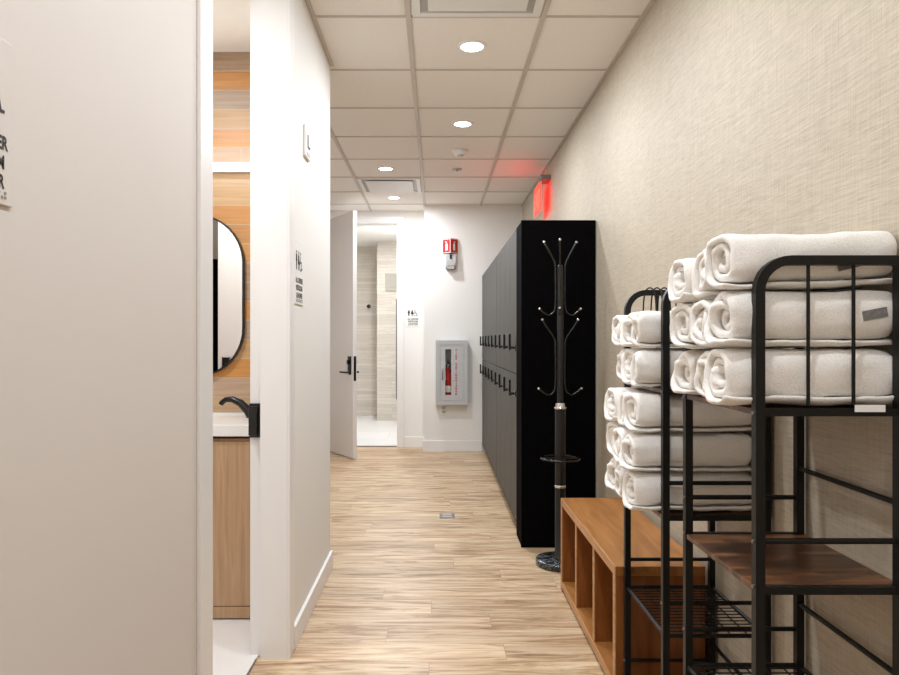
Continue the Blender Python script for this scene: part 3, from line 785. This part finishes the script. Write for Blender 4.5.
# ------------------------------------------------------------------ towel racks
RW, RL, RT = 0.282, 0.38, 1.384       # across (x), along the wall (y), height
def arch(y):
    x0, x1, r = -RW / 2, RW / 2, 0.062
    zt = RT - 0.011
    pts = [(x0, y, 0.006), (x0, y, zt - r)]
    for i in range(1, 9):
        a_ = PI - (PI / 2) * i / 8
        pts.append((x0 + r + r * math.cos(a_), y, zt - r + r * math.sin(a_)))
    r = 0.014
    pts.append((x1 - r, y, zt))
    for i in range(1, 5):
        a_ = PI / 2 - (PI / 2) * i / 4
        pts.append((x1 - r + r * math.cos(a_), y, zt - r + r * math.sin(a_)))
    pts.append((x1, y, 0.006))
    return pts
def make_rack(loc, label):
    t_ = thing('towel_rack', label, 'rack', loc, 'black metal towel racks')
    for y in (-RL / 2, RL / 2):
        sf = MB().tube(arch(y), 0.0094, square=True).build('side_frame', M['black'], t_)
        for x in (-0.042, 0.048): MB().tube([(x, y, 1.085), (x, y, RT - 0.015)], 0.0036, 8).build('upright_rod', M['black'], sf)
        for z in (0.142, 0.48, 0.725, 0.815, 1.07):
            MB().tube([(-RW / 2 - 0.0092, y, z), (-RW / 2 - 0.0125, y, z)], 0.004, 8).build('bolt', M['steel'], sf)
        for z in (0.142, 0.48, 0.815): MB().tube([(-RW / 2, y, z), (RW / 2, y, z)], 0.0062, 8).build('guard_rail', M['black'], t_)
        for x in (-RW / 2, RW / 2): MB().lathe([(0.014, 0), (0.014, 0.008), (0.009, 0.012)], x, y, 12).build('foot', M['blackgloss'], t_)
    for z in (0.2, 0.545, 0.889): MB().tube([(RW / 2, -RL / 2, z), (RW / 2, RL / 2, z)], 0.0062, 8).build('rear_rail', M['black'], t_)
    for z in (0.725, 1.078):
        sh = MB().box(-RW / 2 - 0.008, RW / 2 + 0.008, -RL / 2 + 0.0125, RL / 2 - 0.0125, z - 0.012, z, bev=0.001).build('wood_shelf', M['rustic'], t_)
        for y in (-RL / 2, RL / 2): MB().box(-RW / 2, RW / 2, y - 0.008, y + 0.008, z - 0.014, z + 0.0005).build('shelf_rail', M['black'], sh)
    for z in (0.055, 0.388):
        ws = MB()
        for y in (-RL / 2, RL / 2): ws.tube([(-RW / 2, y, z), (RW / 2, y, z)], 0.0062, 8)
        for x in (-RW / 2, RW / 2): ws.tube([(x, -RL / 2, z), (x, RL / 2, z)], 0.0062, 8)
        for i in range(1, 16): ws.tube([(-RW / 2, -RL / 2 + RL * i / 16, z + 0.003), (RW / 2, -RL / 2 + RL * i / 16, z + 0.003)], 0.0018, 6)
        for i in range(1, 6): ws.tube([(-RW / 2 + RW * i / 6, -RL / 2, z - 0.001), (-RW / 2 + RW * i / 6, RL / 2, z - 0.001)], 0.0022, 6)
        ws.build('wire_shelf', M['black'], t_)
    return t_
RX = 0.782
RYN, RYF = 1.55, 2.102
make_rack((RX, RYN, 0), 'black metal rack closest to the camera with nine towels on its upper shelf')
r2 = dup([o for o in bpy.data.objects if o.name.startswith('towel_rack')][0], (RX, RYF, 0), 'black metal rack behind the nearest one, with towels on two shelves')

# hooks hanging over the far rack's far arch
for i, (x, y_) in enumerate(((0.716, 0), (0.740, 0), (0.764, 0), (0.785, 0))):
    zt = RT + 0.0055
    yy = RYF + RL / 2
    pts = catmull([(0, -0.024, -0.072), (0, -0.021, -0.03), (0, -0.013, -0.004), (0, 0.0, 0.004), (0, 0.013, -0.004), (0, 0.021, -0.03), (0, 0.024, -0.075)], 4)
    lab = ['leftmost black wire hook on the far arch of the rear rack', 'second black wire hook from the left on the rear rack arch', 'third black wire hook from the left on the rear rack arch', 'rightmost black wire hook on the far arch of the rear rack'][i]
    o = MB().tube(pts, 0.0026, 8).build('wire_hook', M['blackgloss'], None, (x, yy, zt - 0.0035))
    o.rotation_euler = (0, 0, [0.75, 0.6, 0.7, 0.55][i])
    tag(o, lab, 'hook', 'black wire hooks on the rack')

# ------------------------------------------------------------------ rolled towels
def towel_mesh(seed, L=0.345, W=0.132, H=0.118, turns=2.7, flap=0.0):
    rnd = random.Random(seed)
    nu, nv = 96, 26
    V, F = [], []
    tend = -PI * 0.30 + rnd.uniform(-0.35, 0.3)          # the loose end lies at the lower front edge
    off = Vector((seed * 3.1, seed * 1.7, seed * 0.9))
    wob = [rnd.uniform(-0.012, 0.012) for _ in range(12)]
    thick = 0.0155
    cy, cz = rnd.uniform(-0.008, 0.008), rnd.uniform(-0.004, 0.008)     # the core sits a little off centre
    for i in range(nu + 1):
        u = i / nu
        ang = tend - (1 - u) * turns * 2 * PI
        fr = 0.12 + 0.88 * (u ** 0.9)
        ca, sa = math.cos(ang), math.sin(ang)
        for j in range(nv + 1):
            w_ = j / nv
            e = abs(2 * w_ - 1)
            n_ = 2.0 + (1.8 - 0.8 * e ** 2) * u
            rr = (abs(ca) ** n_ + abs(sa) ** n_) ** (-1.0 / n_)
            yy = -ca * rr * (W / 2 - thick / 2) * fr + cy * (1 - u)
            zz = sa * rr * (H / 2 - thick / 2) * fr + cz * (1 - u)
            if u > 0.95:                                   # loose edge lifts off
                k = (u - 0.95) / 0.05
                yy -= 0.006 * k; zz += 0.001 * k
            kk = u * (len(wob) - 1.001); ki = int(kk); ww = wob[ki] * (1 - kk + ki) + wob[ki + 1] * (kk - ki)
            endo = ww + 0.012 * (0.5 - u)
            x = -L / 2 + endo * (1 if w_ < 0.5 else -0.6) * (1 - 2 * min(w_, 1 - w_)) + L * w_
            p = Vector((x, yy, zz))
            nz = noise.noise_vector(p * 14 + off) * (0.0045 + 0.0065 * e ** 3)
            nz2 = noise.noise_vector(p * 42 + off * 2) * (0.0020 + 0.0036 * e ** 4)
            sc = 1 - 0.05 * e ** 8
            p = Vector((p.x + nz2.x * 0.6, p.y * sc + nz.y + nz2.y, p.z * sc + nz.z * 0.8 + nz2.z))
            V.append((p.x, p.y, p.z + H / 2))
    for i in range(nu):
        for j in range(nv):
            a_ = i * (nv + 1) + j
            F.append([a_, a_ + 1, a_ + nv + 2, a_ + nv + 1])
    me = bpy.data.meshes.new('towel'); me.from_pydata(V, [], F); me.materials.append(M['terry'])
    me.polygons.foreach_set('use_smooth', [True] * len(F)); me.update()
    tmp = bpy.data.objects.new('tmp', me); COL.objects.link(tmp)
    vg = tmp.vertex_groups.new(name='t')
    for i in range(nu + 1):
        u = i / nu
        vg.add([i * (nv + 1) + j for j in range(nv + 1)], 1.0 - 0.5 * max(0.0, (u - 0.90) / 0.10), 'REPLACE')
    so = tmp.modifiers.new('s', 'SOLIDIFY'); so.vertex_group = 't'; so.thickness = thick; so.offset = 0; so.use_even_offset = False
    su = tmp.modifiers.new('u', 'SUBSURF'); su.levels = 1; su.render_levels = 1
    bpy.context.view_layer.update()
    out = bpy.data.meshes.new_from_object(tmp.evaluated_get(bpy.context.evaluated_depsgraph_get()))
    out.name = 'towel'
    zmin = min(v_.co.z for v_ in out.vertices)
    for v_ in out.vertices: v_.co.z -= zmin
    bpy.data.objects.remove(tmp); bpy.data.meshes.remove(me)
    return out
TM = [towel_mesh(s_) for s_ in (1, 2, 3, 5, 8, 11)]
TH = 0.108
for m_ in TM: m_['h'] = 0
def towel(k, x, y, z, label, group, rz=0.0, rx=0.0):
    o = bpy.data.objects.new('rolled_towel', TM[k % len(TM)]); COL.objects.link(o)
    o.location = (x, y, z); o.rotation_euler = (rx, 0, rz)
    return tag(o, label, 'towel', group)
rnd = random.Random(21)
pos = ['nearest', 'middle', 'furthest']; lay = ['bottom', 'middle', 'top']
allt = []
def stack(ry, z0, layers, lname, where, group, dx, pitch=0.1125):
    k0 = rnd.randrange(5)
    for l in range(layers):
        for c_ in range(3):
            pc = pitch * ((1.035, 1.0, 0.97)[c_] if layers == 3 and ry == RYN else 1.0)
            y = ry - RL / 2 + 0.062 + c_ * 0.1275
            lab = '%s white rolled towel of the %s layer on %s' % (pos[c_], lname[l], where)
            o = towel(k0 + l * 2 + c_, dx + rnd.uniform(-0.012, 0.012) + 0.008 * c_, y + rnd.uniform(-0.003, 0.003), z0 + l * pc, lab, group, rnd.uniform(-0.03, 0.03))
            o.scale = (1, 1, pc / 0.1125 * rnd.uniform(0.99, 1.008))
            if ry == RYN and l == 2 and c_ == 0: o.rotation_euler[1] = -0.03
            allt.append((where, l, c_, o))
stack(RYN, 1.079, 3, lay, 'the nearest rack', 'rolled towels on the nearest rack', 0.760, 0.117)
stack(RYF, 1.079, 2, ['lower', 'upper'], "the rear rack's upper shelf", "rolled towels on the rear rack's upper shelf", 0.752)
stack(RYF, 0.726, 3, lay, "the rear rack's lower wooden shelf", "rolled towels on the rear rack's lower shelf", 0.728)
# care tags on two of the front towels
def care_tag(o, x, z, w, h, rot):
    d = MB()
    d.box(-w / 2, w / 2, -0.002, 0.0, -h / 2, h / 2, bev=0.0006)
    y0 = min(v_.co.y for v_ in o.data.vertices if abs(v_.co.x - x) < w / 2 and abs(v_.co.z - z) < h / 2 + 0.004)
    t_ = d.build('care_tag', M['tagcloth'], o, (x, y0 - 0.0003, z)); t_.rotation_euler = (0, rot, 0); t_['label'] = 'grey cloth care tag'
for where, l, c_, o in allt:
    if where == 'the nearest rack' and c_ == 0 and l == 1: care_tag(o, 0.118, 0.062, 0.05, 0.018, -0.18)
    if where == 'the nearest rack' and c_ == 0 and l == 2: care_tag(o, 0.070, 0.040, 0.055, 0.013, -0.2)
cd = MB().box(-0.03, 0.03, -0.0012, 0.0, 0, 0.014)
tag(cd.build('price_card', M['whiteink'], None, (0.856, 1.3495, 1.073)), 'small white card on the front edge of the nearest rack upper shelf', 'card')

# ------------------------------------------------------------------ extra lights that belong to the lamps
L = bpy.data.lights.new('vanity_lamp', 'AREA'); L.shape = 'RECTANGLE'; L.size = 0.9; L.size_y = 0.03; L.energy = 2.5; L.color = (1, 0.96, 0.9)
o = bpy.data.objects.new('lamp', L); COL.objects.link(o); o.parent = lb; o.location = (0, -0.066, 0.015); o.rotation_euler = (PI / 2, 0, PI)

# ------------------------------------------------------------------ world, camera, colour
wld = bpy.data.worlds.new('World'); scene.world = wld; wld.use_nodes = True
wld.node_tree.nodes['Background'].inputs[0].default_value = (0.9, 0.92, 1, 1); wld.node_tree.nodes['Background'].inputs[1].default_value = 0.3
cam = bpy.data.cameras.new('camera'); co = bpy.data.objects.new('camera', cam); COL.objects.link(co)
cam.sensor_fit = 'HORIZONTAL'; cam.sensor_width = 36.0; cam.lens = 684.0 / 899.0 * 36.0
cam.shift_x = 13.5 / 899.0; cam.shift_y = 2.5 / 899.0; cam.clip_start = 0.02
co.location = (0, 0, 1.215); co.rotation_euler = (PI / 2, 0, 0)
scene.camera = co
vs_ = scene.view_settings
scene.display_settings.display_device = 'sRGB'
vs_.view_transform = 'Standard'; vs_.look = 'None'; vs_.gamma = 1.0; vs_.use_curve_mapping = False
vs_.exposure = 0.34
scene.cycles.use_denoising = True
scene.cycles.denoising_prefilter = 'ACCURATE'
scene.cycles.max_bounces = 12; scene.cycles.diffuse_bounces = 8; scene.cycles.glossy_bounces = 6; scene.cycles.transmission_bounces = 8
scene.cycles.sample_clamp_indirect = 8.0
